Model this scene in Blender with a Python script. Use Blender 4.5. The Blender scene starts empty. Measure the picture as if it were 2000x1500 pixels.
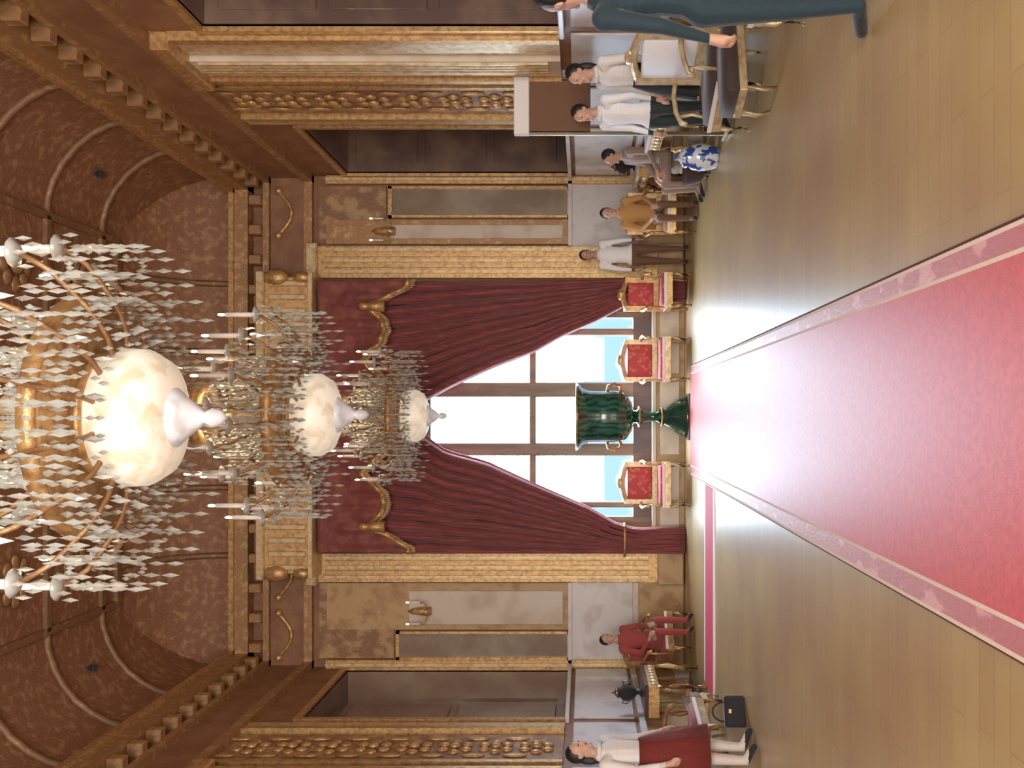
import bpy, bmesh, math, random
from mathutils import Vector, Matrix
random.seed(7)
PI = math.pi
SC = bpy.context.scene
COL = SC.collection

# ------------------------------------------------------------------ camera
# the picture is a hall seen with the camera turned on its side: world up points to the picture's left
EYE = 1.7; F = 1840.0; D = 16.0
XR, XL = 4.03, -4.30          # faces of the right and left walls
cam_d = bpy.data.cameras.new('camera'); cam = bpy.data.objects.new('camera', cam_d); COL.objects.link(cam)
cam.matrix_world = Matrix(((0, 1, 0, 0), (0, 0, -1, 0), (-1, 0, 0, EYE), (0, 0, 0, 1)))
cam_d.sensor_width = 36.0; cam_d.sensor_fit = 'HORIZONTAL'; cam_d.lens = F / 2000 * 36
cam_d.shift_x = -140 / 2000; cam_d.shift_y = 58 / 2000; cam_d.clip_end = 200
SC.camera = cam

# ------------------------------------------------------------------ sky, light, exposure
w = bpy.data.worlds.new('world'); SC.world = w; w.use_nodes = True
wn = w.node_tree.nodes; wl = w.node_tree.links
bg = wn['Background']; bg.inputs[1].default_value = 34.0
tc = wn.new('ShaderNodeTexCoord'); sp = wn.new('ShaderNodeSeparateXYZ'); rp = wn.new('ShaderNodeValToRGB')
wl.new(tc.outputs['Generated'], sp.inputs[0]); wl.new(sp.outputs['Z'], rp.inputs[0]); wl.new(rp.outputs[0], bg.inputs[0])
rp.color_ramp.elements[0].position = 0.0; rp.color_ramp.elements[0].color = (.016, .026, .038, 1)
rp.color_ramp.elements[1].position = 0.03; rp.color_ramp.elements[1].color = (.62, .80, 1.0, 1)
e = rp.color_ramp.elements.new(.4); e.color = (.80, .92, 1.0, 1)
SC.view_settings.view_transform = 'Standard'; SC.view_settings.look = 'None'
SC.view_settings.gamma = 1; SC.view_settings.use_curve_mapping = False
SC.view_settings.exposure = 0.22

def area(name, loc, rot, sx, sy, power, col):
    l = bpy.data.lights.new(name, 'AREA'); l.shape = 'RECTANGLE'; l.size = sx; l.size_y = sy; l.energy = power; l.color = col
    o = bpy.data.objects.new(name, l); COL.objects.link(o); o.location = loc; o.rotation_euler = rot
    return o
# portal for the end window; unseen fill lights added behind the camera
def portal(name, loc, rot, sx, sy):
    o = area(name, loc, rot, sx, sy, 1, (1, 1, 1)); o.data.cycles.is_portal = True
portal('window_portal', (-.06, D + .34, 2.95), (-PI/2, 0, 0), 3.6, 4.8)
for xx in (-2.6, -.1, 2.4): area('back_fill_light', (xx, -4.95, 3.7), (PI/2, 0, 0), 2.2, 5.6, 470, (1, .94, .86))

# ------------------------------------------------------------------ materials
def mat(name, col, rough=.6, metal=0., noise=None, bump=0., bscale=40, coat=0., emit=None, estr=0., trans=0., sheen=0., stretch=(1, 1, 1), spec=.5):
    m = bpy.data.materials.new(name); m.use_nodes = True
    n = m.node_tree.nodes; l = m.node_tree.links; b = n['Principled BSDF']
    b.inputs['Base Color'].default_value = (*col, 1); b.inputs['Roughness'].default_value = rough
    b.inputs['Metallic'].default_value = metal; b.inputs['Coat Weight'].default_value = coat
    b.inputs['Transmission Weight'].default_value = trans; b.inputs['Sheen Weight'].default_value = sheen
    b.inputs['Specular IOR Level'].default_value = spec
    if emit: b.inputs['Emission Color'].default_value = (*emit, 1); b.inputs['Emission Strength'].default_value = estr
    t = None
    if noise or bump:
        t = n.new('ShaderNodeTexCoord'); mp = n.new('ShaderNodeMapping'); mp.inputs['Scale'].default_value = stretch
        l.new(t.outputs['Object'], mp.inputs[0]); t = mp
    if noise:
        col2, sc, lo, hi = noise
        nz = n.new('ShaderNodeTexNoise'); nz.inputs['Scale'].default_value = sc; nz.inputs['Detail'].default_value = 6
        r = n.new('ShaderNodeValToRGB'); r.color_ramp.elements[0].position = lo; r.color_ramp.elements[1].position = hi
        r.color_ramp.elements[0].color = (*col, 1); r.color_ramp.elements[1].color = (*col2, 1)
        l.new(t.outputs[0], nz.inputs[0]); l.new(nz.outputs[0], r.inputs[0]); l.new(r.outputs[0], b.inputs['Base Color'])
    if bump:
        nb = n.new('ShaderNodeTexNoise'); nb.inputs['Scale'].default_value = bscale; nb.inputs['Detail'].default_value = 4
        bp = n.new('ShaderNodeBump'); bp.inputs['Strength'].default_value = bump; bp.inputs['Distance'].default_value = .02
        l.new(t.outputs[0], nb.inputs[0]); l.new(nb.outputs[0], bp.inputs['Height']); l.new(bp.outputs[0], b.inputs['Normal'])
    return m
M = {}
M['brown'] = mat('brown_wall', (.235, .110, .060), .55, noise=((.31, .17, .085), 3.2, .40, .68), bump=.3, bscale=30)
M['damask'] = mat('damask_wall', (.26, .14, .075), .5, noise=((.44, .29, .15), 5.5, .46, .60), bump=.5, bscale=24, stretch=(1, 1, .8))
M['ceil'] = mat('ceiling_brown', (.27, .125, .065), .6, noise=((.40, .24, .12), 9, .50, .66), bump=.6, bscale=26)
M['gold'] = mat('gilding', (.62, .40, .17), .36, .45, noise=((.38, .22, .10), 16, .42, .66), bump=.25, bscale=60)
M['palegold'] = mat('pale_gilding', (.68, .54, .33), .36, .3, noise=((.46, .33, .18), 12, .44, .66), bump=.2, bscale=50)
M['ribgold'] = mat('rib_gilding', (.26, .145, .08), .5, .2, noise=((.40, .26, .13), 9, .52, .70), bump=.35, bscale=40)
M['oldgold'] = mat('worn_gilding', (.37, .21, .10), .45, .3, noise=((.55, .39, .19), 9, .52, .70), bump=.35, bscale=40)
M['cream'] = mat('cream_marble', (.62, .55, .47), .35, noise=((.50, .41, .32), 2.4, .48, .66))
M['white'] = mat('white_marble', (.66, .65, .66), .28, noise=((.54, .50, .49), 3, .5, .65))
M['dark'] = mat('dark_panel', (.13, .085, .075), .30, noise=((.22, .15, .11), 2.2, .42, .64), coat=.3)
M['greypanel'] = mat('grey_panel', (.26, .20, .15), .25, noise=((.36, .31, .25), 1.6, .42, .66), coat=.4)
M['leftpanel'] = mat('left_panel', (.26, .17, .13), .3, noise=((.35, .27, .21), 1.4, .42, .66), coat=.3)
M['ochre'] = mat('ochre_wainscot', (.50, .34, .17), .5, noise=((.36, .20, .09), 4, .48, .66))
M['windowwood'] = mat('window_wood', (.20, .135, .10), .5, noise=((.27, .19, .14), 8, .45, .6), stretch=(1, 1, .2))
M['darkwood'] = mat('dark_wood', (.055, .025, .022), .35, noise=((.09, .04, .03), 8, .45, .6), stretch=(1, 1, .2))
M['curtain'] = mat('crimson_curtain', (.20, .042, .050), .75, noise=((.32, .075, .078), 5, .45, .62), sheen=.25, stretch=(6, 6, .5), bump=.1)
M['valance'] = mat('crimson_valance', (.20, .048, .048), .7, noise=((.27, .085, .070), 6, .46, .62), sheen=.3, bump=.15)
M['redseat'] = mat('red_upholstery', (.55, .07, .08), .7, noise=((.66, .20, .16), 14, .52, .64), sheen=.3)
M['braid'] = mat('white_braid', (.85, .80, .78), .6, bump=.2)
M['malachite'] = mat('malachite', (.004, .085, .062), .12, coat=.8)
M['chain'] = mat('bronze', (.26, .19, .12), .35, .8, bump=.1)
M['crystal'] = mat('crystal', (.58, .62, .60), .12, 0., coat=1., trans=.25, noise=((.80, .70, .50), 14, .55, .70))  # amber and dark glints painted into the colour by noise
M['candle'] = mat('candle', (.86, .88, .90), .4, bump=.05)
M['glow'] = mat('flame_glow', (1, .8, .5), .5, emit=(1, .74, .42), estr=5, bump=.02)
M['bowl'] = mat('lit_glass_bowl', (.90, .88, .80), .25, emit=(1, .93, .74), estr=.30, noise=((.62, .50, .32), 7, .45, .62))
M['funnel'] = mat('frosted_glass', (.66, .68, .72), .3, emit=(.9, .93, 1), estr=.10, noise=((.5, .5, .54), 12, .45, .62))
M['paleline'] = mat('pale_carpet_line', (.80, .66, .55), .8, bump=.2)
M['shadowline'] = mat('dark_carpet_edge', (.10, .02, .025), .9, bump=.2)  # shadow line beside the carpet, painted as a dark strip
M['pink'] = mat('pink_runner', (.62, .06, .12), .75, bump=.2)
M['skin'] = mat('skin', (.55, .33, .24), .5, bump=.03)
M['hair'] = mat('black_hair', (.012, .011, .014), .5, bump=.4, bscale=90, stretch=(1, 1, .2))
M['eyes'] = mat('eye', (.02, .015, .012), .2, bump=.02)
M['lips'] = mat('lips', (.36, .10, .09), .5, bump=.02)
def cloth(name, c): M[name] = mat(name, c, .8, bump=.25, bscale=25, sheen=.2)
for nm, c in (('navy_cloth', (.010, .030, .045)), ('cream_cloth', (.74, .72, .72)), ('white_cloth', (.84, .86, .92)), ('teal_cloth', (.020, .034, .04)),
              ('taupe_cloth', (.30, .22, .18)), ('ochre_cloth', (.48, .26, .09)), ('red_cloth', (.34, .055, .05)), ('brown_cloth', (.16, .08, .045)),
              ('black_cloth', (.015, .014, .018)), ('umber_cloth', (.055, .035, .035)), ('blue_cloth', (.03, .09, .30)), ('hose_cloth', (.66, .58, .54))):
    cloth(nm, c)

def blue_white():
    m = mat('blue_white_porcelain', (.75, .82, .92), .15, noise=((.03, .09, .38), 9, .50, .54), coat=.8); return m
M['porcelain'] = blue_white()

# malachite bands
n = M['malachite'].node_tree.nodes; l = M['malachite'].node_tree.links
t = n.new('ShaderNodeTexCoord'); wv = n.new('ShaderNodeTexWave'); wv.inputs['Scale'].default_value = 3.2; wv.inputs['Distortion'].default_value = 9; wv.inputs['Detail'].default_value = 3
r = n.new('ShaderNodeValToRGB'); r.color_ramp.elements[0].color = (.001, .028, .03, 1); r.color_ramp.elements[1].color = (.010, .135, .085, 1)
l.new(t.outputs['Object'], wv.inputs[0]); l.new(wv.outputs[0], r.inputs[0]); l.new(r.outputs[0], n['Principled BSDF'].inputs['Base Color'])

# polished parquet: fine brick joints, warm patches
m = bpy.data.materials.new('polished_parquet'); m.use_nodes = True; M['floor'] = m
n = m.node_tree.nodes; l = m.node_tree.links; b = n['Principled BSDF']
t = n.new('ShaderNodeTexCoord'); nz = n.new('ShaderNodeTexNoise'); nz.inputs['Scale'].default_value = .9; nz.inputs['Detail'].default_value = 3
r = n.new('ShaderNodeValToRGB'); r.color_ramp.elements[0].position = .36; r.color_ramp.elements[1].position = .66
r.color_ramp.elements[0].color = (.42, .28, .135, 1); r.color_ramp.elements[1].color = (.52, .39, .17, 1)
bk = n.new('ShaderNodeTexBrick'); bk.inputs['Scale'].default_value = 1.0; bk.inputs['Mortar Size'].default_value = .004; bk.inputs['Brick Width'].default_value = .9; bk.inputs['Row Height'].default_value = .15
bk.inputs['Color1'].default_value = (1, 1, 1, 1); bk.inputs['Color2'].default_value = (.93, .9, .86, 1); bk.inputs['Mortar'].default_value = (.8, .74, .66, 1)
mx = n.new('ShaderNodeMix'); mx.data_type = 'RGBA'; mx.blend_type = 'MULTIPLY'; mx.inputs[0].default_value = 1
l.new(t.outputs['Object'], nz.inputs[0]); l.new(nz.outputs[0], r.inputs[0]); l.new(t.outputs['Object'], bk.inputs[0])
l.new(r.outputs[0], mx.inputs[6]); l.new(bk.outputs[0], mx.inputs[7]); l.new(mx.outputs[2], b.inputs['Base Color'])
b.inputs['Roughness'].default_value = .42; b.inputs['Specular IOR Level'].default_value = .8; b.inputs['Coat Weight'].default_value = .55; b.inputs['Coat Roughness'].default_value = .36
# carpet
def carpet_mat(name, c1, c2):
    m = mat(name, c1, .5, noise=(c2, 30, .4, .65), bump=.1, bscale=160, sheen=.1, spec=.45)
    return m
M['carpet'] = carpet_mat('red_carpet', (.56, .062, .066), (.64, .082, .085))
M['carpetband'] = mat('carpet_border_band', (.42, .035, .058), .5, noise=((.62, .22, .25), 7, .56, .62), bump=.15, sheen=.35, stretch=(1, .45, 1))

# ------------------------------------------------------------------ helpers
def link(name, me, parent=None, loc=(0, 0, 0), rot=(0, 0, 0)):
    o = bpy.data.objects.new(name, me); COL.objects.link(o); o.location = loc; o.rotation_euler = rot
    if parent: o.parent = parent
    return o
def mk(name, bm, m, parent=None, loc=(0, 0, 0), rot=(0, 0, 0), smooth=False, bevel=0, label=None, kind=None):
    bmesh.ops.recalc_face_normals(bm, faces=bm.faces)
    if bevel: bmesh.ops.bevel(bm, geom=list(bm.edges), offset=bevel, segments=1, affect='EDGES')
    me = bpy.data.meshes.new(name); bm.to_mesh(me); bm.free()
    me.materials.append(M[m] if isinstance(m, str) else m)
    if smooth: me.polygons.foreach_set('use_smooth', [True] * len(me.polygons))
    o = link(name, me, parent, loc, rot)
    if label: o['label'] = label
    if kind: o['kind'] = kind
    return o
def bx(bm, x0, x1, y0, y1, z0, z1):
    v = [bm.verts.new(p) for p in ((x0, y0, z0), (x1, y0, z0), (x1, y1, z0), (x0, y1, z0), (x0, y0, z1), (x1, y0, z1), (x1, y1, z1), (x0, y1, z1))]
    for f in ((3, 2, 1, 0), (4, 5, 6, 7), (0, 1, 5, 4), (1, 2, 6, 5), (2, 3, 7, 6), (3, 0, 4, 7)): bm.faces.new([v[i] for i in f])
    return bm
def box(*a): return bx(bmesh.new(), *a)
def boxes(*bs):
    bm = bmesh.new()
    for a in bs: bx(bm, *a)
    return bm
def lathe(prof, seg=24, bm=None, off=(0, 0, 0)):
    bm = bm or bmesh.new(); rings = []
    for r, z in prof:
        if r < 1e-4: rings.append([bm.verts.new((off[0], off[1], z + off[2]))])
        else: rings.append([bm.verts.new((off[0] + r*math.cos(2*PI*i/seg), off[1] + r*math.sin(2*PI*i/seg), z + off[2])) for i in range(seg)])
    for a, b_ in zip(rings, rings[1:]):
        for i in range(seg):
            j = (i + 1) % seg
            if len(a) == 1 and len(b_) == 1: continue
            if len(a) == 1: bm.faces.new((a[0], b_[i], b_[j]))
            elif len(b_) == 1: bm.faces.new((a[i], a[j], b_[0]))
            else: bm.faces.new((a[i], a[j], b_[j], b_[i]))
    for rg in (rings[0], rings[-1]):
        if len(rg) > 2: bm.faces.new(rg)
    return bm
def tube(pts, r, seg=8, bm=None, closed=False):
    bm = bm or bmesh.new(); pts = [Vector(p) for p in pts]; n = len(pts); rings = []
    for i, p in enumerate(pts):
        a = pts[(i-1) % n] if (closed or i) else p; c = pts[(i+1) % n] if (closed or i < n-1) else p
        d = (c - a).normalized(); u = d.cross(Vector((0, 0, 1)));
        if u.length < .05: u = d.cross(Vector((0, 1, 0)))
        u.normalize(); v = d.cross(u); rr = r[i] if isinstance(r, (list, tuple)) else r
        rings.append([bm.verts.new(p + u*rr*math.cos(2*PI*k/seg) + v*rr*math.sin(2*PI*k/seg)) for k in range(seg)])
    m_ = n if closed else n - 1
    for i in range(m_):
        a, b_ = rings[i], rings[(i+1) % n]
        for k in range(seg): bm.faces.new((a[k], a[(k+1) % seg], b_[(k+1) % seg], b_[k]))
    if not closed: bm.faces.new(rings[0]); bm.faces.new(list(reversed(rings[-1])))
    return bm
def ball(bm, c, rx, ry=None, rz=None, u=10, v=7):
    ry = ry or rx; rz = rz or rx; cx_, cy_, cz_ = c; rows = []
    top = bm.verts.new((cx_, cy_, cz_ + rz)); bot = bm.verts.new((cx_, cy_, cz_ - rz))
    for j in range(1, v):
        ph = PI*j/v; sn, cs = math.sin(ph), math.cos(ph)
        rows.append([bm.verts.new((cx_ + rx*sn*math.cos(2*PI*i/u), cy_ + ry*sn*math.sin(2*PI*i/u), cz_ + rz*cs)) for i in range(u)])
    for i in range(u):
        k = (i + 1) % u
        bm.faces.new((top, rows[0][i], rows[0][k])); bm.faces.new((bot, rows[-1][k], rows[-1][i]))
        for a, b_ in zip(rows, rows[1:]): bm.faces.new((a[i], b_[i], b_[k], a[k]))
    return bm
def octa(bm, c, r, h):
    x, y, z = c
    t_ = bm.verts.new((x, y, z + h)); b_ = bm.verts.new((x, y, z - h))
    q = [bm.verts.new((x + r, y, z)), bm.verts.new((x, y + r, z)), bm.verts.new((x - r, y, z)), bm.verts.new((x, y - r, z))]
    for i in range(4): bm.faces.new((q[i], q[(i+1) % 4], t_)); bm.faces.new((q[(i+1) % 4], q[i], b_))
def thing(name, label, cat, loc=(0, 0, 0), rz=0, group=None):
    o = bpy.data.objects.new(name, None); COL.objects.link(o); o.empty_display_size = .2
    o.location = loc; o.rotation_euler = (0, 0, rz); o['label'] = label; o['category'] = cat
    if group: o['group'] = group
    return o
def tag(o, label, cat, group=None):
    o['label'] = label; o['category'] = cat
    if group: o['group'] = group
    return o
def kids(o): return [c for c in COL.objects if c.parent == o]
def dup(root, loc, rz=0, label=None, parent=None):
    def rec(o, par):
        c = o.copy(); COL.objects.link(c); c.parent = par
        for k in KID.get(o.name, []): rec(k, c)
        return c
    KID = {}
    for o in list(COL.objects):
        if o.parent: KID.setdefault(o.parent.name, []).append(o)
    c = rec(root, parent); c.location = loc; c.rotation_euler = (0, 0, rz)
    if label: c['label'] = label
    return c
def cp(o, parent, loc=None, rot=None):
    c = o.copy(); COL.objects.link(c); c.parent = parent
    if loc is not None: c.location = loc
    if rot is not None: c.rotation_euler = rot
    return c
S = 'structure'

# ------------------------------------------------------------------ floor, carpet
floor = mk('floor', box(XL - 1.2, XR + 1.4, -5, D + .5, -.12, 0), 'floor', kind=S)
cx0, cx1 = -.965, .765
cpt = thing('red_carpet', 'long red carpet with pale double border lines running up the parquet to the window', 'carpet')
mk('carpet_field', box(cx0 + .16, cx1 - .145, -4.4, 14.9, .0, .014), 'carpet', cpt)
mk('border_band', box(cx0 + .03, cx0 + .14, -4.4, 14.9, 0, .014), 'carpetband', cpt, label='crimson border band with faint scrolls')
mk('border_band', box(cx1 - .13, cx1 - .035, -4.4, 14.9, 0, .014), 'carpetband', cpt, label='crimson border band with faint scrolls')
for a, b_ in ((cx0 + .01, cx0 + .03), (cx0 + .14, cx0 + .16), (cx1 - .035, cx1 - .015), (cx1 - .145, cx1 - .125)):
    mk('border_line', box(a, b_, -4.4, 14.9, 0, .0155), 'paleline', cpt, label='narrow pale woven line')
mk('carpet_edge', boxes((cx0, cx0 + .01, -4.4, 14.9, 0, .013), (cx1 - .015, cx1, -4.4, 14.9, 0, .013)), 'shadowline', cpt, label='dark edge strip with the shadow line painted in')
# narrow runner crossing the floor from the carpet to the left wall side
d0, d1 = EYE*F/(1397-1140), EYE*F/(1377-1140)
rn = thing('cross_runner', 'narrow pink red runner with white edges laid across the floor before the end wall', 'carpet')
mk('runner_field', box(-3.72, cx0 - .02, d0 + .12, d1 - .12, 0, .012), 'pink', rn)
mk('runner_edge', box(-3.72, cx0 - .02, d0, d0 + .12, 0, .013), 'braid', rn, label='white edge band')
mk('runner_edge', box(-3.72, cx0 - .02, d1 - .12, d1, 0, .013), 'braid', rn, label='white edge band')

# ------------------------------------------------------------------ walls with deep recesses
NZ0, NZ1 = 1.96, 5.66
NICH = ((13.2, 15.78), (7.25, 9.8), (1.3, 3.85))
WT = 7.62                       # top of wall where the cove begins
def side_wall(name, X, sgn, depth, nm):
    bs = []
    edges = [-5.0] + [v for a, b_ in sorted(NICH) for v in (a, b_)] + [D + .3]
    def xr(a, b_): return (min(X + sgn*a, X + sgn*b_), max(X + sgn*a, X + sgn*b_))
    x0, x1 = xr(0, depth)
    for i in range(0, len(edges), 2): bs.append((x0, x1, edges[i], edges[i+1], NZ0, NZ1))
    bs.append((x0, x1, -5, D + .3, NZ1, WT + .1)); bs.append((x0, x1, -5, D + .3, 0, NZ0))
    wl_ = mk(name, boxes(*bs), 'brown', kind=S)
    # recess backs; the one nearest the camera (out of view) is an open window
    bk_x = xr(depth, depth + .12)
    for a, b_ in NICH:
        mk('recess_panel', boxes((bk_x[0], bk_x[1], a - .1, b_ + .1, NZ0 - .1, NZ1 + .1)), nm, wl_, label='dark panelled back of the recess')
        # lining: soffit and jambs
        l0, l1 = xr(.02, depth)
        mk('soffit_board', box(l0, l1, a, b_, NZ1 - .02, NZ1), 'dark', wl_)
        mk('jamb_board', box(l0, l1, b_ - .02, b_, NZ0, NZ1 - .02), nm, wl_)
        mk('jamb_board', box(l0, l1, a, a + .02, NZ0, NZ1 - .02), nm, wl_)
        # raised panels on the far jamb and on the back
        if depth > .8:
            j0, j1 = xr(.16, depth - .14)
            for z0, z1 in ((2.15, 3.2), (3.32, 4.35), (4.47, 5.5)):
                mk('jamb_panel', box(j0, j1, b_ - .045, b_ - .02, z0, z1), nm, wl_, bevel=.01)
        p0, p1 = xr(depth - .035, depth)
        for k in range(3):
            ya = a + .18 + k*(b_ - a - .26)/3; yb = ya + (b_ - a - .26)/3 - .12
            for z0, z1 in ((2.15, 3.75), (3.88, 5.5)):
                mk('recess_door_panel', box(p0, p1, ya, yb, z0, z1), nm, wl_, bevel=.012)
        g0, g1 = xr(-.05, .02)   # gilt frame around the opening
        mk('recess_frame', boxes((g0, g1, a - .09, a, NZ0, NZ1 + .09), (g0, g1, b_, b_ + .09, NZ0, NZ1 + .09), (g0, g1, a, b_, NZ1, NZ1 + .09)), 'gold', wl_)
        s0, s1 = xr(-.10, depth)
        mk('recess_sill', box(s0, s1, a - .1, b_ + .1, NZ0 - .06, NZ0), 'white', wl_, bevel=.01)
    # mouldings: heights of full-length strips
    def strip(nm_, z0, z1, pr, m_, parent=wl_):
        a_, b2 = xr(-pr, .0); return mk(nm_, box(a_, b2, -5, D, z0, z1), m_, parent)
    strip('skirting', 0, .22, .05, 'cream'); strip('wainscot', .22, .84, .02, 'ochre'); strip('dado_rail', .84, .93, .06, 'white')
    for a, b_ in ((-4.9, -2.6), (-2.4, -.2), (0, 1.2), (1.4, 3.8), (4.0, 5.5), (5.7, 7.1), (7.3, 9.75), (9.95, 11.4), (11.6, 13.05), (13.25, 15.8)):
        a_, b2 = xr(-.03, 0); mk('marble_panel', box(a_, b2, a, b_, .98, 1.84), 'white', wl_, bevel=.01)
    strip('architrave', 6.28, 6.42, .12, 'oldgold'); strip('frieze_band', 6.42, 7.0, .04, 'brown'); strip('bed_moulding', 7.0, 7.1, .14, 'oldgold')
    strip('cornice', 7.3, 7.52, .30, 'oldgold'); strip('cornice_lip', 7.52, 7.6, .36, 'gold')
    # brackets under the cornice
    a_, b2 = xr(-.26, 0); first = mk('cornice_bracket', box(a_, b2, -.08, .08, 7.1, 7.3), 'oldgold', wl_, loc=(0, 15.6, 0), bevel=.015)
    y = 15.1
    while y > 5: cp(first, wl_, (0, y, 0)); y -= .5
    # pier decoration between recesses: cream pilasters, gilt strips, ornate panel
    for base in (9.8, 3.85):
        def v(y0, y1, pr, m_, nm_, z0=NZ0, z1=6.28, bev=.0):
            a_, b2 = xr(-pr, 0); return mk(nm_, box(a_, b2, base + y0, base + y1, z0, z1), m_, wl_, bevel=bev)
        v(.12, .24, .10, 'gold', 'gilt_strip'); 
        v(.30, .62, .06, 'palegold', 'pilaster_face'); v(.66, 1.02, .12, 'cream', 'pilaster_face'); v(1.06, 1.22, .08, 'palegold', 'pilaster_face')
        for k in range(4): v(.695 + k*.08, .735 + k*.08, .145, 'palegold', 'pilaster_flute', 2.1, 6.0)
        v(1.26, 1.36, .13, 'gold', 'gilt_strip'); v(1.40, 1.50, .05, 'gold', 'gilt_strip'); v(1.60, 1.68, .09, 'gold', 'gilt_strip')
        v(1.74, 2.72, .03, 'damask', 'ornament_panel'); v(2.78, 2.88, .10, 'gold', 'gilt_strip'); v(3.0, 3.14, .06, 'palegold', 'gilt_strip')
        # capital of the pilaster
        v(.1, 1.42, .20, 'gold', 'capital', 6.08, 6.28, .02)
        # carved relief on the ornamental panel: rosettes joined by stems
        bmr = bmesh.new(); zz = 2.3; xx = X - sgn*.045
        while zz < 6.1:
            for q in range(6):
                an = q*PI/3; ball(bmr, (xx, base + 2.23 + .17*math.cos(an), zz + .17*math.sin(an)), .03, .075, .075, 6, 5)
            ball(bmr, (xx - sgn*.02, base + 2.23, zz), .04, .07, .07, 8, 6)
            for s_ in (-1, 1): ball(bmr, (xx, base + 2.23 + s_*.30, zz + .26), .02, .05, .16, 6, 5)
            zz += .52
        mk('carved_relief', bmr, 'gold', wl_, smooth=True)
    return wl_
wr = side_wall('wall_right', XR, 1, 1.0, 'dark')
wlft = side_wall('wall_left', XL, -1, .55, 'leftpanel')

# end wall: opening for the tall window
OX0, OX1, OZ0, OZ1 = -1.86, 1.74, .55, 5.35
we = mk('wall_end', boxes((XL - .6, OX0, D, D + .35, 0, WT + .1), (OX1, XR + 1.1, D, D + .35, 0, WT + .1), (OX0, OX1, D, D + .35, OZ1, WT + .1), (OX0, OX1, D, D + .35, 0, OZ0)), 'brown', kind=S)
def ex(y): return (808 - y)*D/F          # picture row on the end wall -> world x
def ez(x): return EYE + (1140 - x)*D/F   # picture column on the end wall -> world z
def estrip(nm, ya, yb, xa, xb, pr, m_, bev=0., label=None):
    X0, X1 = sorted((ex(ya), ex(yb))); Z0, Z1 = sorted((ez(xa), ez(xb)))
    return mk(nm, box(X0, X1, D - pr, D, max(Z0, 0), Z1), m_, we, bevel=bev, label=label)
# gilt fluted pilasters flanking the curtains
for side, (a, b_) in (('r', (484, 545)), ('l', (1079, 1134))):
    estrip('pilaster', a, b_, 625, 1283, .14, 'gold')
    n_ = 5; wd = (b_ - a - 8)/n_
    for k in range(n_): estrip('pilaster_flute', a + 4 + k*wd, a + 4 + k*wd + wd*.55, 640, 1265, .19, ('palegold', 'gold')[k % 2])
    estrip('pilaster_capital', a - 6, b_ + 6, 604, 626, .24, 'palegold', .02)
    estrip('pilaster_base', a - 5, b_ + 5, 1283, 1333, .22, 'ochre', .02)
# corner pilasters
for a, b_ in ((346, 362), (1286, 1302)):
    estrip('corner_strip', a, b_, 640, 1250, .12, 'gold'); estrip('corner_strip', a + 5, b_ - 5, 640, 1250, .16, 'palegold')
# framed mirror-like panels
for a, b_, xt in ((366, 427, 760), (1231, 1286, 775)):
    estrip('framed_panel', a + 5, b_ - 5, xt + 6, 1110, .05, 'greypanel')
    for q in ((a, a + 5, xt, 1115), (b_ - 5, b_, xt, 1115), (a, b_, xt, xt + 7), (a, b_, 1108, 1115)): estrip('panel_frame', q[0], q[1], q[2], q[3], .09, 'gold')
# ornamental strips between panel and pilaster
estrip('ornament_strip', 431, 478, 640, 1115, .07, 'oldgold'); estrip('ornament_core', 441, 468, 760, 1100, .10, 'cream', .01)
estrip('ornament_strip', 1138, 1228, 640, 1115, .05, 'ochre'); estrip('ornament_core', 1152, 1218, 800, 1100, .09, 'cream', .01)
estrip('damask_field', 366, 476, 625, 755, .04, 'damask', 0); estrip('damask_field', 1138, 1284, 625, 770, .04, 'damask')
# dado
for a, b_ in ((345, 482), (1136, 1304)):
    estrip('marble_dado', a, b_, 1116, 1236, .06, 'white', .01); estrip('dado_rail', a, b_, 1236, 1246, .10, 'cream'); estrip('wainscot', a, b_, 1246, 1334, .05, 'ochre')
    estrip('dado_cap', a, b_, 1110, 1117, .12, 'white')
# wall field below the window, between the curtains
X0, X1 = OX0 - .3, OX1 + .3
mk('window_apron', box(X0, X1, D - .06, D, 0, .5), 'ochre', we, label='beige panelled apron under the window')
for k in range(3):
    a = X0 + .1 + k*(X1 - X0 - .1)/3; mk('apron_panel', box(a, a + (X1 - X0 - .1)/3 - .12, D - .09, D - .06, .08, .42), 'cream', we, bevel=.01)
# entablature over the end wall
for nm, z0, z1, pr, m_ in (('architrave', 6.28, 6.42, .12, 'oldgold'), ('frieze_band', 6.42, 7.0, .04, 'brown'), ('bed_moulding', 7.0, 7.1, .14, 'oldgold'), ('cornice', 7.3, 7.52, .30, 'oldgold'), ('cornice_lip', 7.52, 7.6, .36, 'gold')):
    mk(nm, box(XL, XR, D - pr, D, z0, z1), m_, we)
first = mk('cornice_bracket', box(-.08, .08, D - .26, D, 7.1, 7.3), 'oldgold', we, loc=(XR - .45, 0, 0), bevel=.015)
x = XR - .95
while x > XL + .3: cp(first, we, (x, 0, 0)); x -= .5
# carved frieze swags
sw = None
for k in range(8):
    cx = XL + .55 + k*1.02
    if abs(cx) < 2.6: continue
    if sw is None:
        bms = tube([(-.36 + .72*i/10, D - .06, 6.86 - .22*math.sin(PI*i/10)) for i in range(11)], .035, 6)
        for s_ in (-1, 1): ball(bms, (s_*.38, D - .06, 6.86), .07)
        sw = mk('frieze_swag', bms, 'gold', we, loc=(cx, 0, 0), smooth=True)
    else: cp(sw, we, (cx, 0, 0))

# solid back wall behind the camera; three added fill lights stand before it
bs = [(XL - .6, XR + 1.1, -5.3, -5, 0, WT + 1.6)]
mk('wall_back', boxes(*bs), 'brown', kind=S)

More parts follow.
